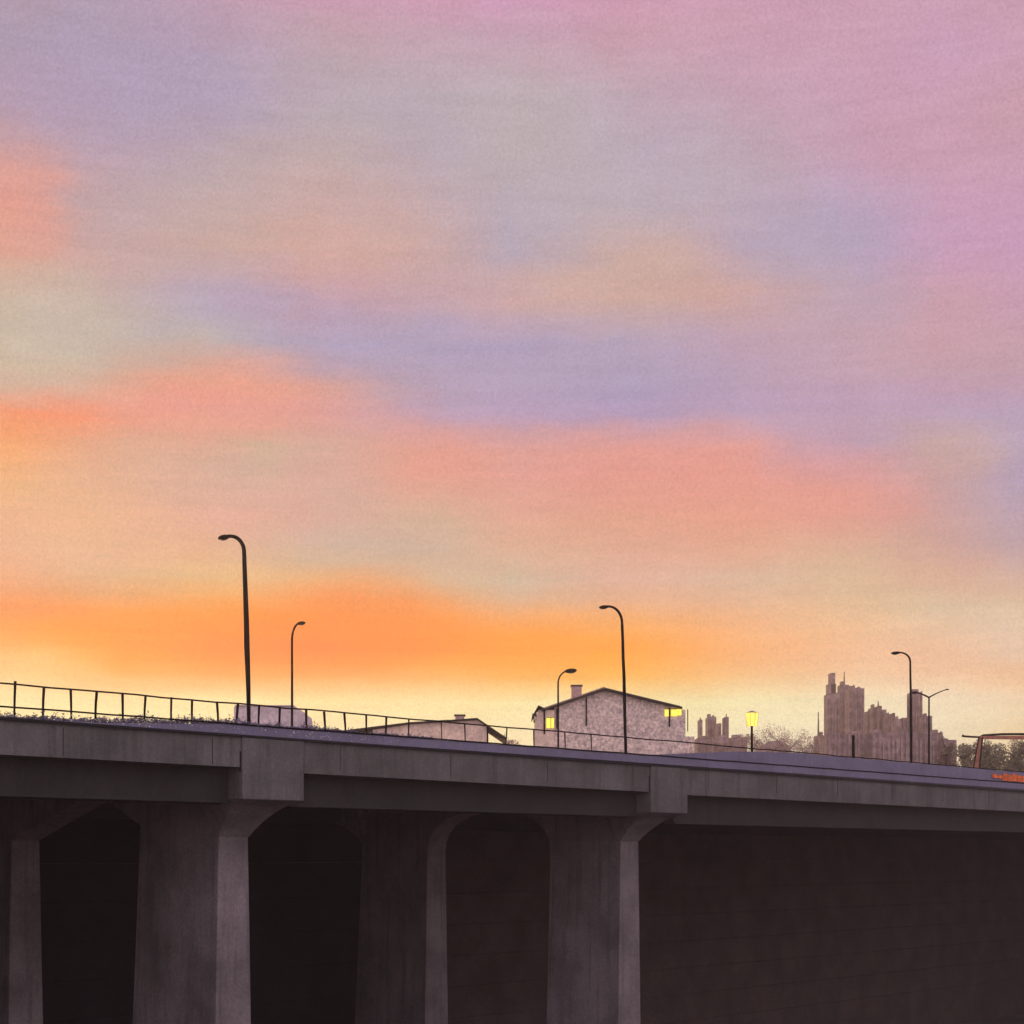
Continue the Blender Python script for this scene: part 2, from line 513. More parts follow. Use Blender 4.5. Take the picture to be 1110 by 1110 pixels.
M['glass'] = mat('dark_lens', (.06, .06, .065), 0.3, 0.1, 3.0, spec=0.5)

# ------------------------------------------------------------------ ground
HX0, HX1, HY0 = -900.0, 1000.0, -300.0
PLAT = 4.6           # plateau behind the bridge, above the eye


def ground():
    mb = MB()
    prof = [(-2500, -EYE), (-400, -EYE), (-60, -EYE), (31.4, -EYE), (31.5, PLAT), (40, PLAT), (60, PLAT + 1.6), (90, PLAT + 2.4), (200, PLAT + 2.6), (600, PLAT + 2.6), (5000, PLAT + 2.6)]
    ss = [-4000, -800, -200, -60, 0, 60, 120, 180, 260, 500, 1200, 6000]
    vs = [P(s, w, h) for s in ss for w, h in prof]
    n = len(prof)
    fs = [(i * n + j, (i + 1) * n + j, (i + 1) * n + j + 1, i * n + j + 1) for i in range(len(ss) - 1) for j in range(n - 1)]
    mb.add(vs, fs)
    o = mb.build('ground', M['ground'])
    bm = bmesh.new(); bm.from_mesh(o.data)
    for co, no in (((HX0 + 2, 0, 0), (-1, 0, 0)), ((HX1 - 2, 0, 0), (1, 0, 0)), ((0, HY0 + 2, 0), (0, -1, 0)), ((0, HAZE_FAR - 2, 0), (0, 1, 0))):
        bmesh.ops.bisect_plane(bm, geom=bm.verts[:] + bm.edges[:] + bm.faces[:], plane_co=co, plane_no=no, clear_outer=True)
    bm.to_mesh(o.data); bm.free()
    tag(o, None, None, kind='structure')


ground()

zc = [-EYE - 0.5, -15.5, -13, -10.5, -8, -5.5, -3, -.5, 2, PLAT + .25]
SW = s_of(440, 30.7)


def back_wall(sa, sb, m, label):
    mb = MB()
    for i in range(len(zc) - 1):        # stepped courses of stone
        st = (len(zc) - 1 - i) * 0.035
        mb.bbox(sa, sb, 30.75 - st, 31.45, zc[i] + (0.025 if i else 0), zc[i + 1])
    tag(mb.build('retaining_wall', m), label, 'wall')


back_wall(-120, SW - .02, M['dark_wall'], 'near black stone wall behind the bridge, deep shade put into its colour, seen through its first two openings')
back_wall(SW + .02, 340, M['earth_wall'], 'dark brown block wall filling the wide bay past the last bridge pier')  # same wall in a lighter tone, light of the open bay put in

# ------------------------------------------------------------------ bridge
S1 = s_of(295); S2 = s_of(724)
S0 = S1 - (S2 - S1); S3 = S2 + 112.0
SA, SB = -45.0, 260.0
bridge = thing('road_bridge', 'long grey concrete road bridge on wide arched piers crossing the foreground', 'bridge', P(S1, 0, -EYE))

H_LOW, H_UP = 5.60, 6.06
WD = 30.3
mb = MB(); mb.bbox(SA, SB, 1.35, WD - 1.35, 3.6, 5.50)
mb.build('deck_slab', M['soffit'], bridge)
mb = MB(); mb.bbox(SA, SB, 0.5, WD - 0.5, 5.504, 5.56)
mb.build('road_surface', M['asphalt'], bridge)
# fascia, its lower line drops very slightly towards the far end
def lineh(px, py):
    return (HOR - py) / (VPX - px) * KS
h_sh = [(SA, 4.15), (s_of(0), 4.14), (s_of(260), 4.12), (s_of(330), 3.98), (s_of(700), 3.88), (s_of(745), 3.80), (s_of(1110), 3.72), (SB, 3.6)]
mb = MB()
for (sa, ha), (sb, hb) in zip(h_sh[:-1], h_sh[1:]):
    mb.hexa([P(sa, 0, ha), P(sb, 0, hb), P(sb, 1.33, hb), P(sa, 1.33, ha), P(sa, 0, H_LOW - .02), P(sb, 0, H_LOW - .02), P(sb, 1.33, H_LOW - .02), P(sa, 1.33, H_LOW - .02)])
mb.build('fascia', M['fascia'], bridge)
mb = MB(); mb.bbox(SA, SB, WD - 1.33, WD, 3.9, H_LOW - .02); mb.build('fascia', M['fascia'], bridge)
s = SA + 4.0
while s < SB - 5:
    if min(abs(s - q) for q in (s_of(295), s_of(724))) > 3 and s_of(-120) < s < s_of(1180):
        mb = MB()
        mb.bbox(s - .014, s + .014, -.012, .0, 4.2, H_LOW - .2)
        mb.build('joint', M['joint'], bridge)
    s += 7.6
# recessed edge girders, one to a span
HB = {0: 2.48, 1: 2.48, 2: 2.40, 3: 2.02}
PW = 1.82
ends = [SA, S0, S1, S2, S3, SB]
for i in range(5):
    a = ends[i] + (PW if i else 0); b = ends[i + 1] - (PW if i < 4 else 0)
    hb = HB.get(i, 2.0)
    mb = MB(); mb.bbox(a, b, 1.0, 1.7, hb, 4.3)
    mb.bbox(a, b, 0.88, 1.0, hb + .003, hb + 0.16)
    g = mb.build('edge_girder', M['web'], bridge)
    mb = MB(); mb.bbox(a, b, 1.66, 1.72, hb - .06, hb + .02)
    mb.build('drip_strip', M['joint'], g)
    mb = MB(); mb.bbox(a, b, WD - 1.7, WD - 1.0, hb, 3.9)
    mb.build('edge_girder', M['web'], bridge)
# coping: starts as nothing on the left and grows into a solid mauve band
sc0, sc1 = s_of(20), s_of(245)
mb = MB()
mb.prism([P(sc0, -.10, H_LOW + .02), P(SB, -.10, H_LOW - .10), P(SB, -.10, H_UP), P(sc1, -.10, H_UP), P((sc0 * .6 + sc1 * .4), -.10, H_LOW + .12)],
         [P(sc0, .42, H_LOW + .02), P(SB, .42, H_LOW - .10), P(SB, .42, H_UP), P(sc1, .42, H_UP), P((sc0 * .6 + sc1 * .4), .42, H_LOW + .12)])
cp = mb.build('coping', M['coping'], bridge)
mb = MB()
segs = [(SA, 5.60), (s_of(0), 5.62), (s_of(130), 5.60), (s_of(270), 5.58), (s_of(540), 5.54), (s_of(760), 5.50), (s_of(1110), 5.42), (SB, 5.3)]
for (sa, ha), (sb, hb) in zip(segs[:-1], segs[1:]):
    mb.hexa([P(sa, -.16, ha - .07), P(sb, -.16, hb - .07), P(sb, .1, hb - .07), P(sa, .1, ha - .07), P(sa, -.16, ha + .04), P(sb, -.16, hb + .04), P(sb, .1, hb + .04), P(sa, .1, ha + .04)])
mb.build('drip_edge', M['joint'], bridge)
mb = MB(); mb.bbox(SA, SB, WD - .5, WD + .05, 5.57, 6.2)
mb.build('coping', M['coping'], bridge)
# solid barrier that rises out of the coping on the right
sb0, sb1, sb2 = s_of(690), s_of(800), s_of(860)
mb = MB()
ring = lambda w: [P(sb0, w, H_UP - .03), P(SB, w, H_UP - .03), P(SB, w, 7.0), P(sb2, w, 7.0), P(sb1, w, 6.78)]
mb.prism(ring(.10), ring(.55))
bar = mb.build('barrier', M['coping'], bridge)

# pilasters over the piers, corbels, piers
def pilaster(sc, hb):
    mb = MB()
    mb.bbox(sc - PW, sc + PW, -.13, 1.3, hb, H_LOW - .10)
    o = mb.build('pilaster', M['fascia'], bridge, bevel=0.04)
    for sg in (-1, 1):
        x = sc + sg * (PW + .03)
        mb = MB()
        mb.bbox(x - .03, x + .03, -.05, .02, 3.9, H_LOW - .75)
        mb.build('joint', M['joint'], o)
    mb = MB()
    mb.bbox(sc - PW, sc + PW, -.15, -.05, hb - .03, hb + .035)
    mb.build('joint', M['joint'], o)
    return o


def pier(sc, opening, front=3.0, rear=27.3, bat_f=0.0, bat_r=0.0):
    HT = 3.6
    hw = lambda h: 0.875 + max(0.0, 1.0 - h) * 0.02
    out = [(front, -EYE), (front, .9), (front, HT), (rear, HT), (rear, .7), (rear + bat_r, -EYE)]
    if opening:
        out += list(reversed(opening))
    mb = MB()
    mb.prism([P(sc - hw(h), w, h) for w, h in out], [P(sc + hw(h), w, h) for w, h in out])
    o = mb.build('pier', M['pier'], bridge, bevel=0.05)
    for ww, sg in ((front, 1), (rear, -1)):
        tip = 0.0 if sg > 0 else WD
        p_out = tip + .02 * sg
        mb = MB()
        h1 = 2.6
        prev = None
        NS = 7
        for k in range(NS + 1):
            f = k / NS
            e = 1 - math.sqrt(max(0.0, 1 - f ** 1.7)) if f < 1 else 1.0
            e = .45 * f + .55 * e
            hh = .95 + (h1 - .95) * f
            wf_ = ww - .04 * sg + (p_out - ww + .04 * sg) * e
            hwid = .93 + (PW - .93) * e
            cur = [P(sc - hwid, wf_, hh), P(sc + hwid, wf_, hh), P(sc + hwid, ww + .5 * sg, hh), P(sc - hwid, ww + .5 * sg, hh)]
            rings = cur if prev is None else cur
            if prev is None:
                mb.add(cur, [(3, 2, 1, 0)])
            else:
                n0 = len(mb.v) - 4
                mb.v += [Vector(p) for p in cur]
                for q in range(4):
                    q2 = (q + 1) % 4
                    mb.f.append((n0 + q, n0 + q2, n0 + 4 + q2, n0 + 4 + q))
            prev = cur
        n0 = len(mb.v) - 4
        mb.f.append((n0, n0 + 1, n0 + 2, n0 + 3))
        mb.bbox(sc - PW + .004, sc + PW - .004, min(1.35, ww) if sg > 0 else ww - .5, ww + .5 if sg > 0 else WD - 1.35, h1 - .002, 3.598)
        mb.build('corbel', M['pier'], o, bevel=0.04)
    return o


hexo = [(10.6 + .0, -EYE), (9.7, 1.55), (13.4, 3.12), (15.0, 3.12), (22.6, .9), (22.5, -EYE)]
def arch(a, b, hs, ht, n=14):
    pts = [(a + .25, -EYE), (a, hs)]
    for k in range(1, n):
        th = math.pi - math.pi * k / n
        c = math.cos(th); s_ = math.sin(th)
        pts.append(((a + b) / 2 + (b - a) / 2 * math.copysign(abs(c) ** .8, c), hs + (ht - hs) * abs(s_) ** .9))
    pts += [(b, hs), (b, -EYE)]
    return pts
rnd = arch(8.9, 20.4, .3, 3.05)
for sc_ in (S0, S1, S2, S3):
    pilaster(sc_, 2.62)
pier(S0, hexo)
p1 = pier(S1, hexo, bat_r=.8)
p2 = pier(S2, rnd, bat_r=.9)
pier(S3, None)
# ------------------------------------------------------------------ railing along the near edge
rail = thing('bridge_railing', 'thin black post and rail fence along the near edge of the bridge', 'railing', P(S1, .2, H_UP))
mb = MB()
hr = 7.07
pts = []
s = s_of(-160)
while s < s_of(1180):
    pts.append(P(s, .2, hr + random.uniform(-.025, .025))); s += 1.4
mb.tube(pts, .042, 6)
mb.build('top_rail', M['black'], rail)
mb = MB()
pts = []
s = s_of(-160)
while s < s_of(1180):
    pts.append(P(s, -.12, H_UP + .03 + random.uniform(-.012, .012))); s += 1.4
mb.tube(pts, .042, 6)
mb.build('bottom_rail', M['black'], rail)
POSTS = [-118, -86, -52, -18, 16, 47, 77, 104, 133, 157, 185.5, 208, 236, 257, 280.5, 303, 332, 352, 374, 397, 418.5, 443, 478.6, 504, 528.5, 549, 578.7, 612.5, 641]
TALL = {16: 7.2, 133: 7.1, 185.5: 7.1}
for i, px in enumerate(POSTS):
    s = s_of(px, .2)
    lean = random.uniform(-.05, .05)
    top = TALL.get(px, 7.05)
    thin = px > 430
    r0 = random.uniform(.042, .062) * (.62 if thin else 1.0)
    mb = MB()
    mb.tube([P(s - lean, .2, 5.58 if px < 245 else H_UP - .01), P(s - lean * .2, .2, 6.5), P(s + lean, .2, top)], [r0 * .75, r0, r0 * 1.15], 6)
    mb.build('post', M['black'], rail)

# ------------------------------------------------------------------ scrub at the foot of the railing
def leaves(mb, c, n, rad, size, flat=1.0):
    for _ in range(n):
        while True:
            q = Vector((random.uniform(-1, 1), random.uniform(-1, 1), random.uniform(-1, 1)))
            if q.length <= 1: break
        p = Vector(c) + Vector((q.x * rad[0], q.y * rad[1], q.z * rad[2]))
        a = Vector((random.gauss(0, 1), random.gauss(0, 1), random.gauss(0, 1) * flat)).normalized()
        b = a.orthogonal().normalized()
        b = (Matrix.Rotation(random.uniform(0, 6.28), 3, a) @ b)
        c2 = a.cross(b)
        sz = size * random.uniform(.6, 1.4)
        mb.add([p - b * sz, p + c2 * sz * .45, p + b * sz, p - c2 * sz * .45], [(0, 1, 2, 3)])


mb = MB()
s = s_of(-10)
while s < s_of(470):
    px_f = (s - s_of(45)) / (s_of(235) - s_of(45))
    k = min(1.0, max(.22, .25 + px_f * .75))
    if s > s_of(330):
        k *= max(0.25, 1 - (s - s_of(330)) / (s_of(470) - s_of(330)))
    ramp = min(1, max(0, (s - sc0) / (sc1 - sc0)))
    base = H_LOW + (.12 * min(1, ramp / .4) if ramp < .4 else .12 + (H_UP - H_LOW - .12) * (ramp - .4) / .6)
    patchy = .55 + .45 * math.sin(s * 1.9) * math.sin(s * .73 + 1)
    tall = (.14 + .34 * k * patchy) * random.uniform(.6, 1.3) * (1.0 if ramp < .95 else .62)
    for _ in range(2):
        wq = random.uniform(.0, .5)
        leaves(mb, P(s, wq, base + tall * .38), 22, (.16, .2, tall * .66), .052)
    if random.random() < .35:
        leaves(mb, P(s, random.uniform(0, .4), base + tall * 1.1), 7, (.10, .1, .16), .05)
    s += .085
n_leaf = len(mb.f)
for _ in range(420):  # cream flecks added to imitate sky gaps in the scrub
    s = random.uniform(s_of(60), s_of(430))
    leaves(mb, P(s, random.uniform(-.13, .0), H_LOW + random.uniform(.10, .42)), 2, (.03, .01, .03), .034)
gc = mb.build('ground_cover', M['scrub'])
gc.data.materials.append(M['sky_fleck'])
for p in gc.data.polygons:
    if p.index >= n_leaf: p.material_index = 1
tag(gc, 'low mauve scrub sprouting along the foot of the bridge railing', 'scrub', kind='stuff')

# ------------------------------------------------------------------ street lamps on the bridge
def street_lamp(base, top_h, arm_dir, arm, rise, label, r=(.085, .12, .085), lean=0.0, head=.32, group='street lamps along the bridge'):
    """base point on the deck, height of the head above the eye, arm along arm_dir"""
    root = thing('street_lamp', label, 'street lamp', base, group)
    zt = EYE + top_h
    zp = zt - rise
    ld = Vector(arm_dir) * lean
    B = Vector(base)
    hgt = zp - B.z
    pts, rad = [], []
    for k in range(9):
        f = k / 8
        wob = Vector((random.uniform(-.012, .012), 0, 0)) if 0 < k < 8 else Vector((0, 0, 0))
        pts.append(B + Vector((0, 0, hgt * f)) + ld * (f ** 1.3) + wob)
        if f < .5: rr = r[0] + (r[1] - r[0]) * f * 2
        else: rr = r[1] + (r[2] - r[1]) * (f - .5) * 2
        rad.append(rr)
    mb = MB(); mb.tube(pts, rad, 10)
    mb.build('pole', M['black'], root, smooth=True)
    mb = MB(); mb.tube([B + Vector((0, 0, -.01)), B + Vector((0, 0, .28)), B + Vector((0, 0, .36))], [r[0] * 1.9, r[0] * 1.8, r[0] * 1.1], 10)
    mb.build('base_flange', M['black'], root)
    T = pts[-1]
    a = Vector(arm_dir)
    pts2, rad2 = [], []
    for k in range(10):
        th = k / 9 * math.pi / 2
        pts2.append(T + a * (arm * (1 - math.cos(th))) + Vector((0, 0, rise * math.sin(th))))
        rad2.append(r[2] * (1.0 - .15 * k / 9))
    mb = MB(); mb.tube(pts2, rad2, 8)
    mb.build('arm', M['black'], root, smooth=True)
    E = pts2[-1]
    side = a.cross(Vector((0, 0, 1)))
    mb = MB(); mb.ellipsoid(E + a * head * .6 + Vector((0, 0, -.01)), a * head, side * head * .42, Vector((0, 0, head * .30)))
    h = mb.build('lamp_head', M['black'], root, smooth=True)
    mb = MB(); mb.ellipsoid(E + a * head * .68 + Vector((0, 0, -head * .24)), a * head * .6, side * head * .3, Vector((0, 0, head * .12)))
    mb.build('lens', M['glass'], h, smooth=True)
    return root


def near_lamp(px, py_top, armlen, rise, label, w=.75, **kw):
    s = s_of(px, w)
    street_lamp(P(s, w, 5.56), hz(py_top, depth_of(px, w)), N, armlen, rise, label, **kw)


near_lamp(270, 576, 1.35, .95, 'tallest and thickest black street lamp on the bridge, in front of the flat mauve building', lean=.38, r=(.075, .135, .10), head=.42)
near_lamp(678.5, 654.5, 1.20, 1.15, 'tall black street lamp rising in front of the stone house gable', lean=.30, r=(.085, .10, .085), head=.38)
near_lamp(988, 706, 1.0, .80, 'tall black street lamp beside the twin arm lamp and the hazy towers', lean=.10, r=(.085, .10, .075), head=.40)


def far_lamp(px, py_top, armlen, rise, label, w=26.0, **kw):
    s = s_of(px, w)
    street_lamp(P(s, w, 5.56), hz(py_top, depth_of(px, w)), -N, armlen, rise, label, **kw)


far_lamp(316.5, 677, .75, 1.1, 'slim dark street lamp behind the railing, standing at the flat mauve building', r=(.09, .085, .08), head=.42)
far_lamp(605, 728.5, 1.0, .9, 'small dark street lamp peeking over the stone house roof beside its chimney', r=(.08, .075, .07), head=.62)

# twin arm lamp on the median
wm = 13.0
sm = s_of(1007, wm); Ym = depth_of(1007, wm)
root = thing('twin_street_lamp', 'thin dark street lamp with two arms spread in a V', 'street lamp', P(sm, wm, 5.56))
zt = hz(756, Ym)
mb = MB(); mb.tube([P(sm, wm, 5.56), P(sm, wm, 9), P(sm, wm, zt)], [.11, .09, .075], 8); mb.build('pole', M['black'], root, smooth=True)
for sg, ln, rs in ((1, 1.35, .55), (-1, 1.75, .60)):
    pts = [P(sm, wm + sg * ln * f, zt + rs * f + .06 * math.sin(f * math.pi)) for f in (0, .25, .5, .75, 1)]
    mb = MB(); mb.tube(pts, [.08, .08, .075, .065, .055] if sg > 0 else [.07, .06, .05, .045, .04], 8)
    arm_o = mb.build('arm', M['black'], root, smooth=True)
    hd = .42 if sg > 0 else .2
    mb = MB(); mb.ellipsoid(pts[-1] + N * sg * hd * .4, N * sg * hd, D * .16, Vector((0, 0, .13 if sg > 0 else .06)))
    mb.build('lamp_head', M['black'], arm_o, smooth=True)

# lit lantern on a short post
wl = .35
sl_ = s_of(815, wl); Yl = depth_of(815, wl)
root = thing('lantern_post', 'short black lamp post with a glowing yellow lantern on the barrier', 'lamp post', P(sl_, wl, 6.8))
hl = hz(787, Yl); ht_ = hz(773, Yl)
mb = MB(); mb.tube([P(sl_, wl, 6.8), P(sl_, wl, 7.6), P(sl_, wl, hl + .05)], [.10, .075, .075], 8); mb.build('post', M['black'], root)
mb = MB()
q = .40; q2 = .50
c0 = P(sl_, wl, hl); c1 = P(sl_, wl, ht_)
def ringq(c, r, n=8): return [c + Vector((math.cos(2 * math.pi * (k + .5) / n) * r, math.sin(2 * math.pi * (k + .5) / n) * r, 0)) for k in range(n)]
mb.prism(ringq(c0, .34), ringq(c1, .44))
lg = mb.build('lantern_glass', M['lamp'], root)
mb = MB(); mb.tube([c1 + Vector((0, 0, .004)), c1 + Vector((0, 0, .05)), c1 + Vector((0, 0, .16))], [.46, .33, .05], 8); mb.build('lantern_cap', M['fasciaboard'], root)
mb = MB()
for k in range(8):
    a0 = ringq(c0, .345)[k]; a1 = ringq(c1, .447)[k]
    mb.tube([a0, a1], .014, 5)
mb.build('lantern_frame', M['fasciaboard'], root)

# plain bollard post on the barrier
wb = .32
s_ = s_of(925, wb)
mb = MB(); mb.tube([P(s_, wb, 6.98), P(s_, wb, 7.9), P(s_, wb, hz(797, depth_of(925, wb)))], [.11, .10, .10], 8)
bo = mb.build('marker_post', M['black'])
tag(bo, 'short plain black post standing alone on top of the bridge barrier', 'post')

# orange board on the barrier face
mb = MB()
sA, sB = s_of(1076), s_of(1150)
n = 14
for k in range(n):
    a = sA + (sB - sA) * k / n; b = sA + (sB - sA) * (k + .94) / n
    mb.bbox(a, b, .02, .09, 6.20 + random.uniform(-.03, .03) + (.18 if k < 2 else 0), 6.78 + random.uniform(-.08, .04) - (.1 if k < 2 else 0))
ob = mb.build('warning_board', M['orange'])
tag(ob, 'bright orange warning board fixed low on the mauve bridge barrier', 'board')

# ------------------------------------------------------------------ houses behind the bridge
GH = PLAT + 2.4


def poly_block(pts, Y0, depth):
    """extruded outline: pts are (px, h) at distance Y0"""
    x = lambda px: (px - CX) / FPX * Y0
    mb = MB()
    mb.prism([Vector((x(px), Y0, EYE + h)) for px, h in pts], [Vector((x(px), Y0 + depth, EYE + h)) for px, h in pts])
    return mb


def slab(mb, a, b, th, y0, y1):
    """a roof slab between two edge points a, b (x, z) with thickness th upwards"""
    mb.prism([Vector((a[0], y0, a[1])), Vector((b[0], y0, b[1])), Vector((b[0], y0, b[1] + th)), Vector((a[0], y0, a[1] + th))],
             [Vector((a[0], y1, a[1])), Vector((b[0], y1, b[1])), Vector((b[0], y1, b[1] + th)), Vector((a[0], y1, a[1] + th))])


YH = 158.0
X = lambda px, Y: (px - CX) / FPX * Y
house = thing('stone_house', 'big stone house with a wide gable, a chimney and lit yellow windows', 'house', (X(660, YH), YH, EYE + GH - .5))
g = lambda py: hz(py, YH)
poly_block([(601, GH - 3), (601, g(767)), (655, g(748.5)), (743, g(769.5)), (743, GH - 3)], YH, 11).build('wall', M['house'], house)
mb = MB()
zt = lambda py: EYE + g(py)
slab(mb, (X(587, YH), zt(771.5)), (X(655, YH), zt(748)), .16, YH - .7, YH + 11.5)
slab(mb, (X(655.05, YH), zt(748)), (X(739, YH), zt(768.5)), .16, YH - .7, YH + 11.5)
rf = mb.build('roof', M['roof'], house)
mb = MB()
slab(mb, (X(588, YH), zt(770.2)), (X(655, YH), zt(747.0)), .2, YH - .5, YH + 11.2)
slab(mb, (X(655.05, YH), zt(747.0)), (X(737, YH), zt(767.0)), .12, YH - .5, YH + 11.2)
mb.build('roof_tiles', M['fasciaboard'], rf)
mb = MB(); mb.box(X(620.5, YH), X(631.5, YH), YH + 2.0, YH + 3.0, zt(763), zt(741.5))
ch = mb.build('chimney', M['brick'], rf)
mb = MB(); mb.box(X(619.6, YH), X(632.4, YH), YH + 1.9, YH + 3.1, zt(741.4), zt(740))
mb.build('chimney_cap', M['roof'], ch)
# porch at the corner
pm = poly_block([(580, GH - 3), (580, g(778)), (584, g(770)), (600.9, g(770)), (600.9, GH - 3)], YH - .35, 5)
porch = pm.build('porch', M['plaster'], house)
mb = MB()
slab(mb, (X(576.5, YH), zt(778.5)), (X(583.5, YH), zt(766.5)), .12, YH - .8, YH + 5)
slab(mb, (X(583.55, YH), zt(766.5)), (X(592, YH), zt(770.5)), .12, YH - .8, YH + 5)
mb.build('porch_roof', M['roof'], porch)
mb = MB(); mb.box(X(576.8, YH), X(581.5, YH), YH - .9, YH - .6, zt(777.5), zt(774.5)); mb.build('gutter', M['roof'], porch)
# drain pipes
for px, y0, y1, r in ((590, 769, 796, .085), (603.5, 768, 790, .06), (635.5, 756, 787, .075), (725.5, 767, 788, .075), (745.3, 769, 793, .05), (578.8, 776, 784, .06)):
    mb = MB(); yo = YH - .18 if px > 602 else YH - .5
    mb.tube([Vector((X(px, YH), yo, zt(y1))), Vector((X(px, YH), yo, zt(y0)))], r, 6)
    mb.build('drain_pipe', M['black'], house)
# lit windows
def window(px0, px1, py0, py1, yf, mull, par, label=None):
    mb = MB(); mb.box(X(px0, YH), X(px1, YH), yf - .10, yf + .05, zt(py1), zt(py0))
    wn = mb.build('window', M['lit'], par)
    if label: wn['label'] = label
    mb = MB()
    for px in mull:
        mb.box(X(px, YH) - .03, X(px, YH) + .03, yf - .14, yf - .102, zt(py1), zt(py0))
    mb.box(X(px0, YH), X(px1, YH), yf - .145, yf - .105, zt(py0) - .05, zt(py0) + .02)
    mb.build('window_frame', M['roof'], wn)
window(592.3, 600.4, 778, 789.5, YH - .35, (597,), porch)
window(720.5, 733.5, 768.5, 776.5, YH, (727,), house)
mb = MB(); mb.box(X(733.6, YH), X(738.5, YH), YH - .12, YH + .04, zt(775.5), zt(768.8)); 
mb.build('window', M['lit'], house)
mb = MB(); mb.box(X(743.1, YH), X(754, YH), YH + 1, YH + 5, EYE + GH - 3, zt(797.5))
an = mb.build('annex', M['house'], house)

# low pink bungalow
YB = 160.0
bung = thing('bungalow', 'low pink bungalow with a long shallow roof and squat chimney', 'house', (X(470, YB), YB, EYE + GH - .5))
b_ = lambda py: hz(py, YB); zb = lambda py: EYE + b_(py)
poly_block([(404, GH - 3), (404, b_(791)), (445, b_(785)), (485, b_(782.5)), (517, b_(780.5)), (528, b_(787)), (528, GH - 3)], YB, 9).build('wall', M['plaster'], bung)
mb = MB()
slab(mb, (X(372, YB), zb(793.5)), (X(445, YB), zb(784.5)), .13, YB - .5, YB + 9.4)
slab(mb, (X(445.05, YB), zb(784.5)), (X(486, YB), zb(782.0)), .13, YB - .5, YB + 9.4)
slab(mb, (X(486.05, YB), zb(782.0)), (X(517, YB), zb(779.8)), .11, YB - .5, YB + 9.4)
slab(mb, (X(517.05, YB), zb(779.8)), (X(549, YB), zb(801.5)), .14, YB - .5, YB + 9.4)
rf = mb.build('roof', M['roof'], bung)
mb = MB(); mb.box(X(493, YB), X(502.5, YB), YB + 1.5, YB + 2.5, zb(783), zb(774.5)); ch = mb.build('chimney', M['brick'], rf)
mb = MB(); mb.box(X(491.6, YB), X(503.8, YB), YB + 1.4, YB + 2.6, zb(774.4), zb(773)); mb.build('chimney_cap', M['roof'], ch)
mb = MB(); mb.tube([Vector((X(528.6, YB), YB - .1, zb(806))), Vector((X(528.6, YB), YB - .1, zb(787)))], .075, 6); mb.build('drain_pipe', M['black'], bung)

# flat mauve building by the tallest lamp
YF = 125.0
flat = thing('flat_building', 'low flat-topped mauve building showing through the railing behind the tallest lamp', 'building', (X(288, YF), YF, EYE + PLAT))
zf = lambda py: EYE + hz(py, YF)
poly_block([(253.5, PLAT - 3), (253.5, hz(767, YF)), (255, hz(765.3, YF)), (318, hz(765.8, YF)), (324, hz(769, YF)), (326.5, hz(786, YF)), (326.8, PLAT - 3)], YF, 8).build('wall', M['mauve'], flat)
mb = MB(); slab(mb, (X(254.5, YF), zf(765)), (X(318.5, YF), zf(765.4)), .06, YF - .12, YF + 8.1); mb.build('roof', M['mauve'], flat)

# ------------------------------------------------------------------ far town
def tower(px0, px1, py, Y, label, name='tower_block', cat='tower', mt='tower', depth=None, setback=None, spire=None, plant=(), fins=0, group=None):
    """setback: list of (px0, px1, py) tiers standing on the block; spire: (px, py)"""
    z0 = EYE + GH - 1
    zz = lambda y: EYE + hz(y, Y)
    wd = X(px1, Y) - X(px0, Y)
    dp = depth or max(6.0, wd)
    root = thing(name, label, cat, ((X(px0, Y) + X(px1, Y)) / 2, Y, z0), group)
    mb = MB(); mb.box(X(px0, Y), X(px1, Y), Y, Y + dp, z0, zz(py))
    # projecting piers up the facade and small steps at the top break the outline
    for k in range(fins):
        xx = X(px0, Y) + wd * (k + .5) / fins + random.uniform(-.1, .1) * wd / fins
        hh = zz(py) + random.uniform(-.10, .03) * (zz(py) - z0)
        mb.box(xx - wd / fins * .22, xx + wd / fins * .22, Y - .5, Y - .003, z0 + .01, min(hh, zz(py) + 2.5))
    mb.build('shaft', M[mt], root)
    zprev = zz(py)
    for a, b, y in (setback or ()):
        mb = MB(); mb.box(X(a, Y), X(b, Y), Y + dp * .12, Y + dp * .85, zprev + .003 if y < py else zprev, zz(y))
        mb.build('setback', M[mt], root)
    for a, b, y in plant:
        mb = MB(); mb.box(X(a, Y), X(b, Y), Y + dp * .2, Y + dp * .6, zprev + .003, zz(y))
        mb.build('roof_plant', M[mt], root)
    if spire:
        zs = zprev
        for a, b, y in (setback or ()):
            if a <= spire[0] <= b: zs = max(zs, zz(y))
        mb = MB(); mb.tube([Vector((X(spire[0], Y), Y + dp * .4, zs)), Vector((X(spire[0], Y), Y + dp * .4, zz(spire[1])))], [.28, .12], 6)
        mb.build('mast', M[mt], root)
    return root


G1 = 'hazy far town towers'
tower(897.5, 910, 752, 460, 'tall hazy slab tower with a stepped crown, highest of the far cluster', setback=[(899, 907, 741), (901.5, 906, 729)], fins=4, group=G1)
tower(910.5, 922, 749, 470, 'hazy tower with a mast next to the highest one', setback=[(911.5, 921, 742)], plant=[(913, 916, 738)], spire=(917, 727), fins=4, group=G1, mt='tower_b')
tower(921, 937, 746, 440, 'broad hazy tower with flat uneven top, closing the tallest cluster', plant=[(922, 928, 743), (930, 934, 744.5)], fins=6, group=G1)
tower(886.5, 895, 797, 420, 'low hazy block with a lone mast in front of the tallest towers', spire=(889, 771), plant=[(890, 893, 793)], fins=3, group=G1, mt='tower_b')
tower(940, 943.8, 771, 480, 'thin hazy tower standing first after the broad flat topped one', fins=2, group=G1, mt='tower_b')
tower(945.6, 950.6, 767, 475, 'hazy tower with one rooftop box, second after the broad one', plant=[(946.5, 949, 763)], fins=3, group=G1)
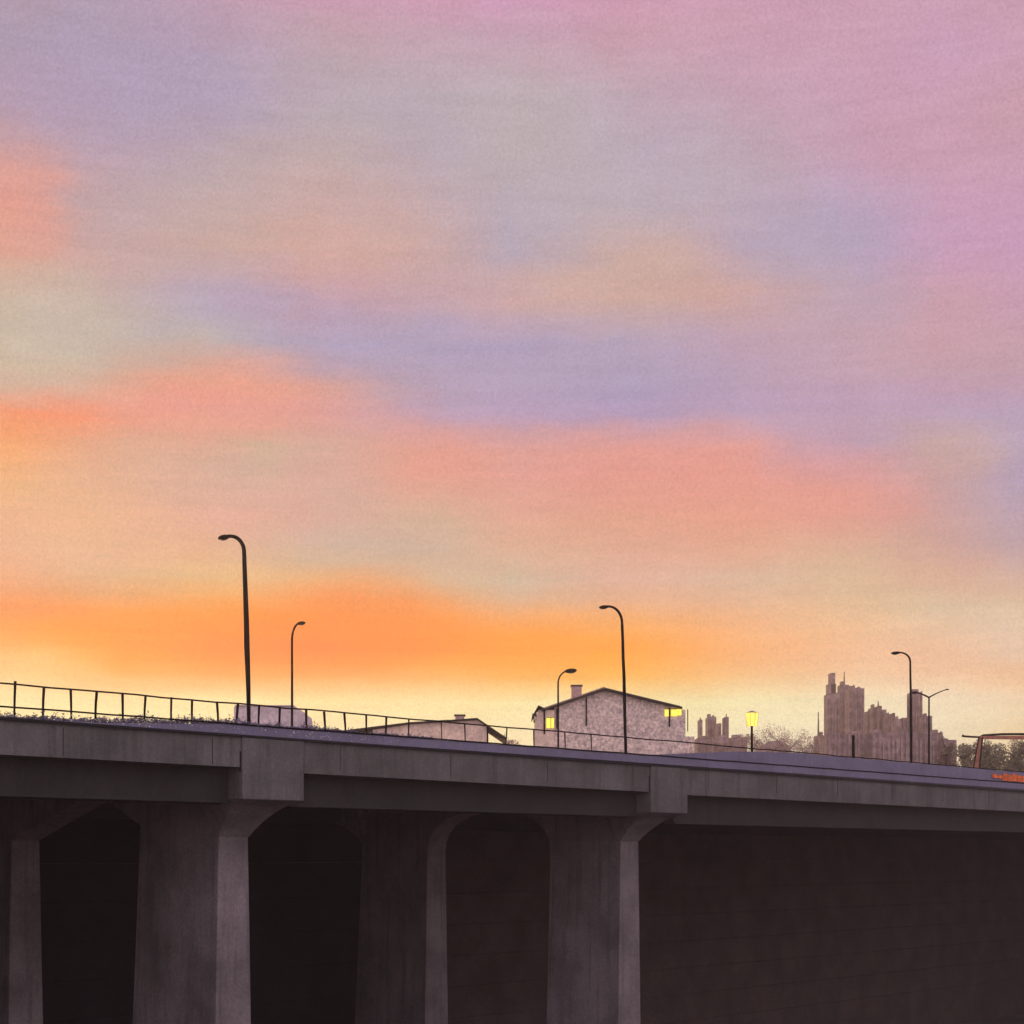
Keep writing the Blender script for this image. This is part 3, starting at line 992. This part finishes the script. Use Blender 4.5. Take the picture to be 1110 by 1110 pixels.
tower(952.4, 956, 765, 470, 'tallest of the row of thin hazy towers, with a short mast', spire=(954, 759), fins=2, group=G1, mt='tower_b')
tower(957.4, 961, 769, 468, 'thin flat topped hazy tower just after the tallest thin one', fins=2, group=G1)
tower(962.6, 966, 775, 455, 'thin hazy tower in the middle of a downward step of roofs', plant=[(963.5, 965, 772)], fins=2, group=G1, mt='tower_b')
tower(967.4, 970.4, 773, 460, 'narrowest hazy tower of the row, slightly above its neighbours', fins=1, group=G1)
tower(972, 977, 780, 430, 'squat hazy block with a rooftop hut near the tall lamp pole', plant=[(973, 975, 776)], fins=3, group=G1)
tower(978.6, 984, 778, 435, 'squat flat hazy block touching the tall lamp pole', fins=3, group=G1, mt='tower_b')
tower(988.8, 1000, 750, 450, 'single tall dark tower between the tall lamp and the twin arm lamp', plant=[(990, 997, 746.5)], fins=4, group=G1)
tower(1001, 1010.5, 776, 440, 'short hazy tower standing right behind the twin arm lamp pole', plant=[(1003, 1006, 773)], fins=3, group=G1, mt='tower_b')
tower(896, 944, 796, 400, 'long low dark block at the foot of the tallest towers', mt='tower', plant=[(900, 908, 793), (925, 934, 792)], fins=9, name='low_block', cat='building', group=G1)
tower(945, 1000, 794, 395, 'long low dark block under the middle towers and tall lamp', mt='tower', plant=[(950, 957, 790), (976, 983, 791)], fins=11, name='low_block', cat='building', group=G1)
tower(1001, 1022, 794, 405, 'low dark block to which the twin arm lamp is the nearest lamp', mt='tower', plant=[(1012, 1018, 790.5)], fins=5, name='low_block', cat='building', group=G1)
tower(1023, 1037, 802, 400, 'lowest hazy block of the town, next to the red steel frame', mt='tower_b', plant=[(1025, 1029, 800)], fins=4, name='low_block', cat='building', group=G1)
G2 = 'small far towers beside the house'
tower(758.5, 761.5, 780, 420, 'needle thin hazy tower nearest to the stone house', fins=1, group=G2, depth=5, spire=(760, 777))
tower(767.5, 776.5, 777, 430, 'twin-topped hazy tower between the needle thin one and a slim one', plant=[(768, 771, 773.5), (773, 775, 775)], fins=3, group=G2)
tower(778, 782, 784, 415, 'small square hazy tower squeezed between two taller ones', fins=2, group=G2, mt='tower_b')
tower(786, 790, 777, 425, 'slim hazy tower closest to the glowing lantern post', fins=2, group=G2)
tower(756, 793, 800, 400, 'long low hazy block at the foot of the small far towers', plant=[(762, 767, 797), (782, 788, 796)], fins=8, name='low_block', cat='building', group=G2, mt='tower_b')
tower(793.5, 810, 799, 390, 'low hazy block touching the lantern post from behind', plant=[(795, 804, 796)], fins=3, name='low_block', cat='building', group=G2)
# far hall with a hipped roof
Yh = 330.0
hall = thing('far_hall', 'small hazy hall with sloping hipped roof beyond the bridge barrier', 'building', (X(844, Yh), Yh, EYE + GH - 1))
poly_block([(829, GH - 1), (829, hz(811, Yh)), (856.5, hz(811, Yh)), (856.5, GH - 1)], Yh, 8).build('wall', M['tower'], hall)
mb = MB()
zz = lambda y: EYE + hz(y, Yh)
mb.add([(X(828, Yh), Yh - .3, zz(811)), (X(857.5, Yh), Yh - .3, zz(811)), (X(857.5, Yh), Yh + 8.3, zz(811)), (X(828, Yh), Yh + 8.3, zz(811)), (X(836, Yh), Yh + 4, zz(801.5)), (X(853, Yh), Yh + 4, zz(802))],
       [(0, 1, 5, 4), (1, 2, 5), (2, 3, 4, 5), (3, 0, 4), (3, 2, 1, 0)])
mb.build('roof', M['tower_b'], hall)

# ------------------------------------------------------------------ trees beyond the bridge
def tree(px, py_top, Y, width_px, label, mt='leaf', n=900, leaf=.42, sparse=1.0, group='trees beyond the bridge', low=.25):
    zb_ = EYE + GH - .6
    zt_ = EYE + hz(py_top, Y)
    H = zt_ - zb_
    rw = width_px / FPX * Y / 2
    x0 = X(px, Y)
    root = thing('tree', label, 'tree', (x0, Y, zb_), group)
    mb = MB()
    mb.tube([Vector((x0, Y, zb_ - .3)), Vector((x0 + .1, Y, zb_ + H * .4)), Vector((x0, Y, zb_ + H * .8))], [.35, .22, .05], 7)
    tips = []
    for k in range(11):
        a = random.uniform(0, 6.28); f = random.uniform(.25, .75)
        st = Vector((x0, Y, zb_ + H * f))
        en = st + Vector((math.cos(a) * rw * random.uniform(.4, .85), math.sin(a) * rw * random.uniform(.4, .85), H * random.uniform(.08, .24)))
        mb.tube([st, (st + en) / 2 + Vector((0, 0, .3)), en], [.11, .07, .025], 5)
        tips.append(en)
    mb.build('trunk', M['bark'], root)
    mb = MB()
    cl = []
    for k in range(34):
        while True:
            q = Vector((random.uniform(-1, 1), random.uniform(-1, 1), random.uniform(-1, 1)))
            if q.length < 1: break
        cz = zb_ + H * (low + (1 - low) * .5) + q.z * H * (1 - low) * .46
        cl.append(Vector((x0 + q.x * rw * .85, Y + q.y * rw * .85, cz)))
    cl += tips
    for c in cl:
        r = rw * random.uniform(.22, .48)
        leaves(mb, c, int(3.2 * n / len(cl) * random.uniform(.4, 1.6) * sparse), (r, r, r * .9), leaf * .5)
    mb.build('crown', M[mt], root)
    return root


tree(812, 793, 260, 46, 'hazy tree rising just behind the glowing lantern post', n=3600, leaf=.24, low=.05)
tree(852, 786, 270, 56, 'widest pale tree beyond the barrier, standing over the far hall', n=3400, leaf=.24, low=.05)
tree(877, 792, 280, 44, 'pale tree between the far hall and the tallest towers', n=2600, leaf=.24, low=.05)
tree(832, 797, 250, 42, 'small low tree between the lantern post and the far hall', n=2400, leaf=.24, low=.05)
tree(1027, 796, 215, 22, 'brown bushy tree right behind the lowest far block', n=2200, leaf=.28)
tree(1045, 803, 210, 40, 'olive bush left of the red steel leg, under the frame', mt='hedge', n=3600, leaf=.26, low=0)
tree(1075, 804, 210, 48, 'olive bush directly right of the red steel leg', mt='hedge', n=4200, leaf=.26, low=0)
tree(1104, 803, 208, 52, 'olive bush farthest along under the red beam', mt='hedge', n=4200, leaf=.26, low=0)
tree(556, 797, 185, 26, 'small pinkish shrub between the bungalow and the stone house', n=1000, leaf=.2, low=0)

# ------------------------------------------------------------------ red steel frame
YR = 190.0
zr = lambda y: EYE + hz(y, YR)
fr = thing('steel_frame', 'rusty red steel frame with a black topped beam on a flared leg', 'frame', (X(1061, YR), YR, EYE + GH - .5))
mb = MB()
mb.prism([Vector((X(1062.5, YR), YR, zr(797.8))), Vector((X(1062.5, YR), YR, zr(800.8))), Vector((X(1190, YR), YR, zr(802.5))), Vector((X(1190, YR), YR, zr(797)))],
         [Vector((X(1062.5, YR), YR + .5, zr(797.8))), Vector((X(1062.5, YR), YR + .5, zr(800.8))), Vector((X(1190, YR), YR + .5, zr(802.5))), Vector((X(1190, YR), YR + .5, zr(797)))])
bm_ = mb.build('beam', M['red'], fr)
mb = MB()
pts = [(1043.5, 797.2), (1046, 798.0), (1062, 799.0), (1066, 797.0), (1085, 795.8), (1100, 795.6), (1190, 796.3)]
mb.tube([Vector((X(a, YR), YR + .2, zr(b))) for a, b in pts], [.16, .13, .12, .14, .15, .15, .15], 7)
mb.build('top_rail', M['black'], bm_)
def leg(px):
    mb = MB()
    ring = lambda yy: [Vector((X(px + 3.2, YR), yy, zr(799))), Vector((X(px + 7, YR), yy, zr(799))), Vector((X(px + 3.2, YR), yy, zr(832))), Vector((X(px - 2.5, YR), yy, zr(832))), Vector((X(px - 3.2, YR), yy, EYE + GH - 1)), ]
    a = [(px + 3.4, 799), (px + 7, 799), (px + 3.4, 832), (px + 2.4, 860), (px - 4, 860), (px - 2.6, 832)]
    mb.prism([Vector((X(p, YR), YR + .06, zr(q))) for p, q in a], [Vector((X(p, YR), YR + .44, zr(q))) for p, q in a])
    l = mb.build('leg', M['red'], fr)
    mb = MB()
    mb.tube([Vector((X(px + 7.2, YR), YR + .04, zr(799))), Vector((X(px + 3.9, YR), YR + .04, zr(832)))], .10, 6)
    mb.tube([Vector((X(px + 3.2, YR), YR + .04, zr(799))), Vector((X(px - 2.6, YR), YR + .04, zr(832)))], .08, 6)
    mb.build('edge_angle', M['black'], l)
leg(1058)
leg(1170)

# ------------------------------------------------------------------ haze
mb = MB()
mb.box(HX0, HX1, HY0, HAZE_FAR, -1.2, EYE + HAZE_TOP)
hz_o = mb.build('haze', None or M['glass'])
hm = bpy.data.materials.new('haze_air')
hm.use_nodes = True
ht = hm.node_tree
ht.nodes.clear()
oo = ht.nodes.new('ShaderNodeOutputMaterial')
pv = ht.nodes.new('ShaderNodeVolumePrincipled')
pv.inputs['Color'].default_value = (.98, .90, .86, 1)
pv.inputs['Density'].default_value = RHO
pv.inputs['Anisotropy'].default_value = 0.65
ht.links.new(pv.outputs[0], oo.inputs['Volume'])
hz_o.data.materials.clear()
hz_o.data.materials.append(hm)
tag(hz_o, None, None, kind='stuff')
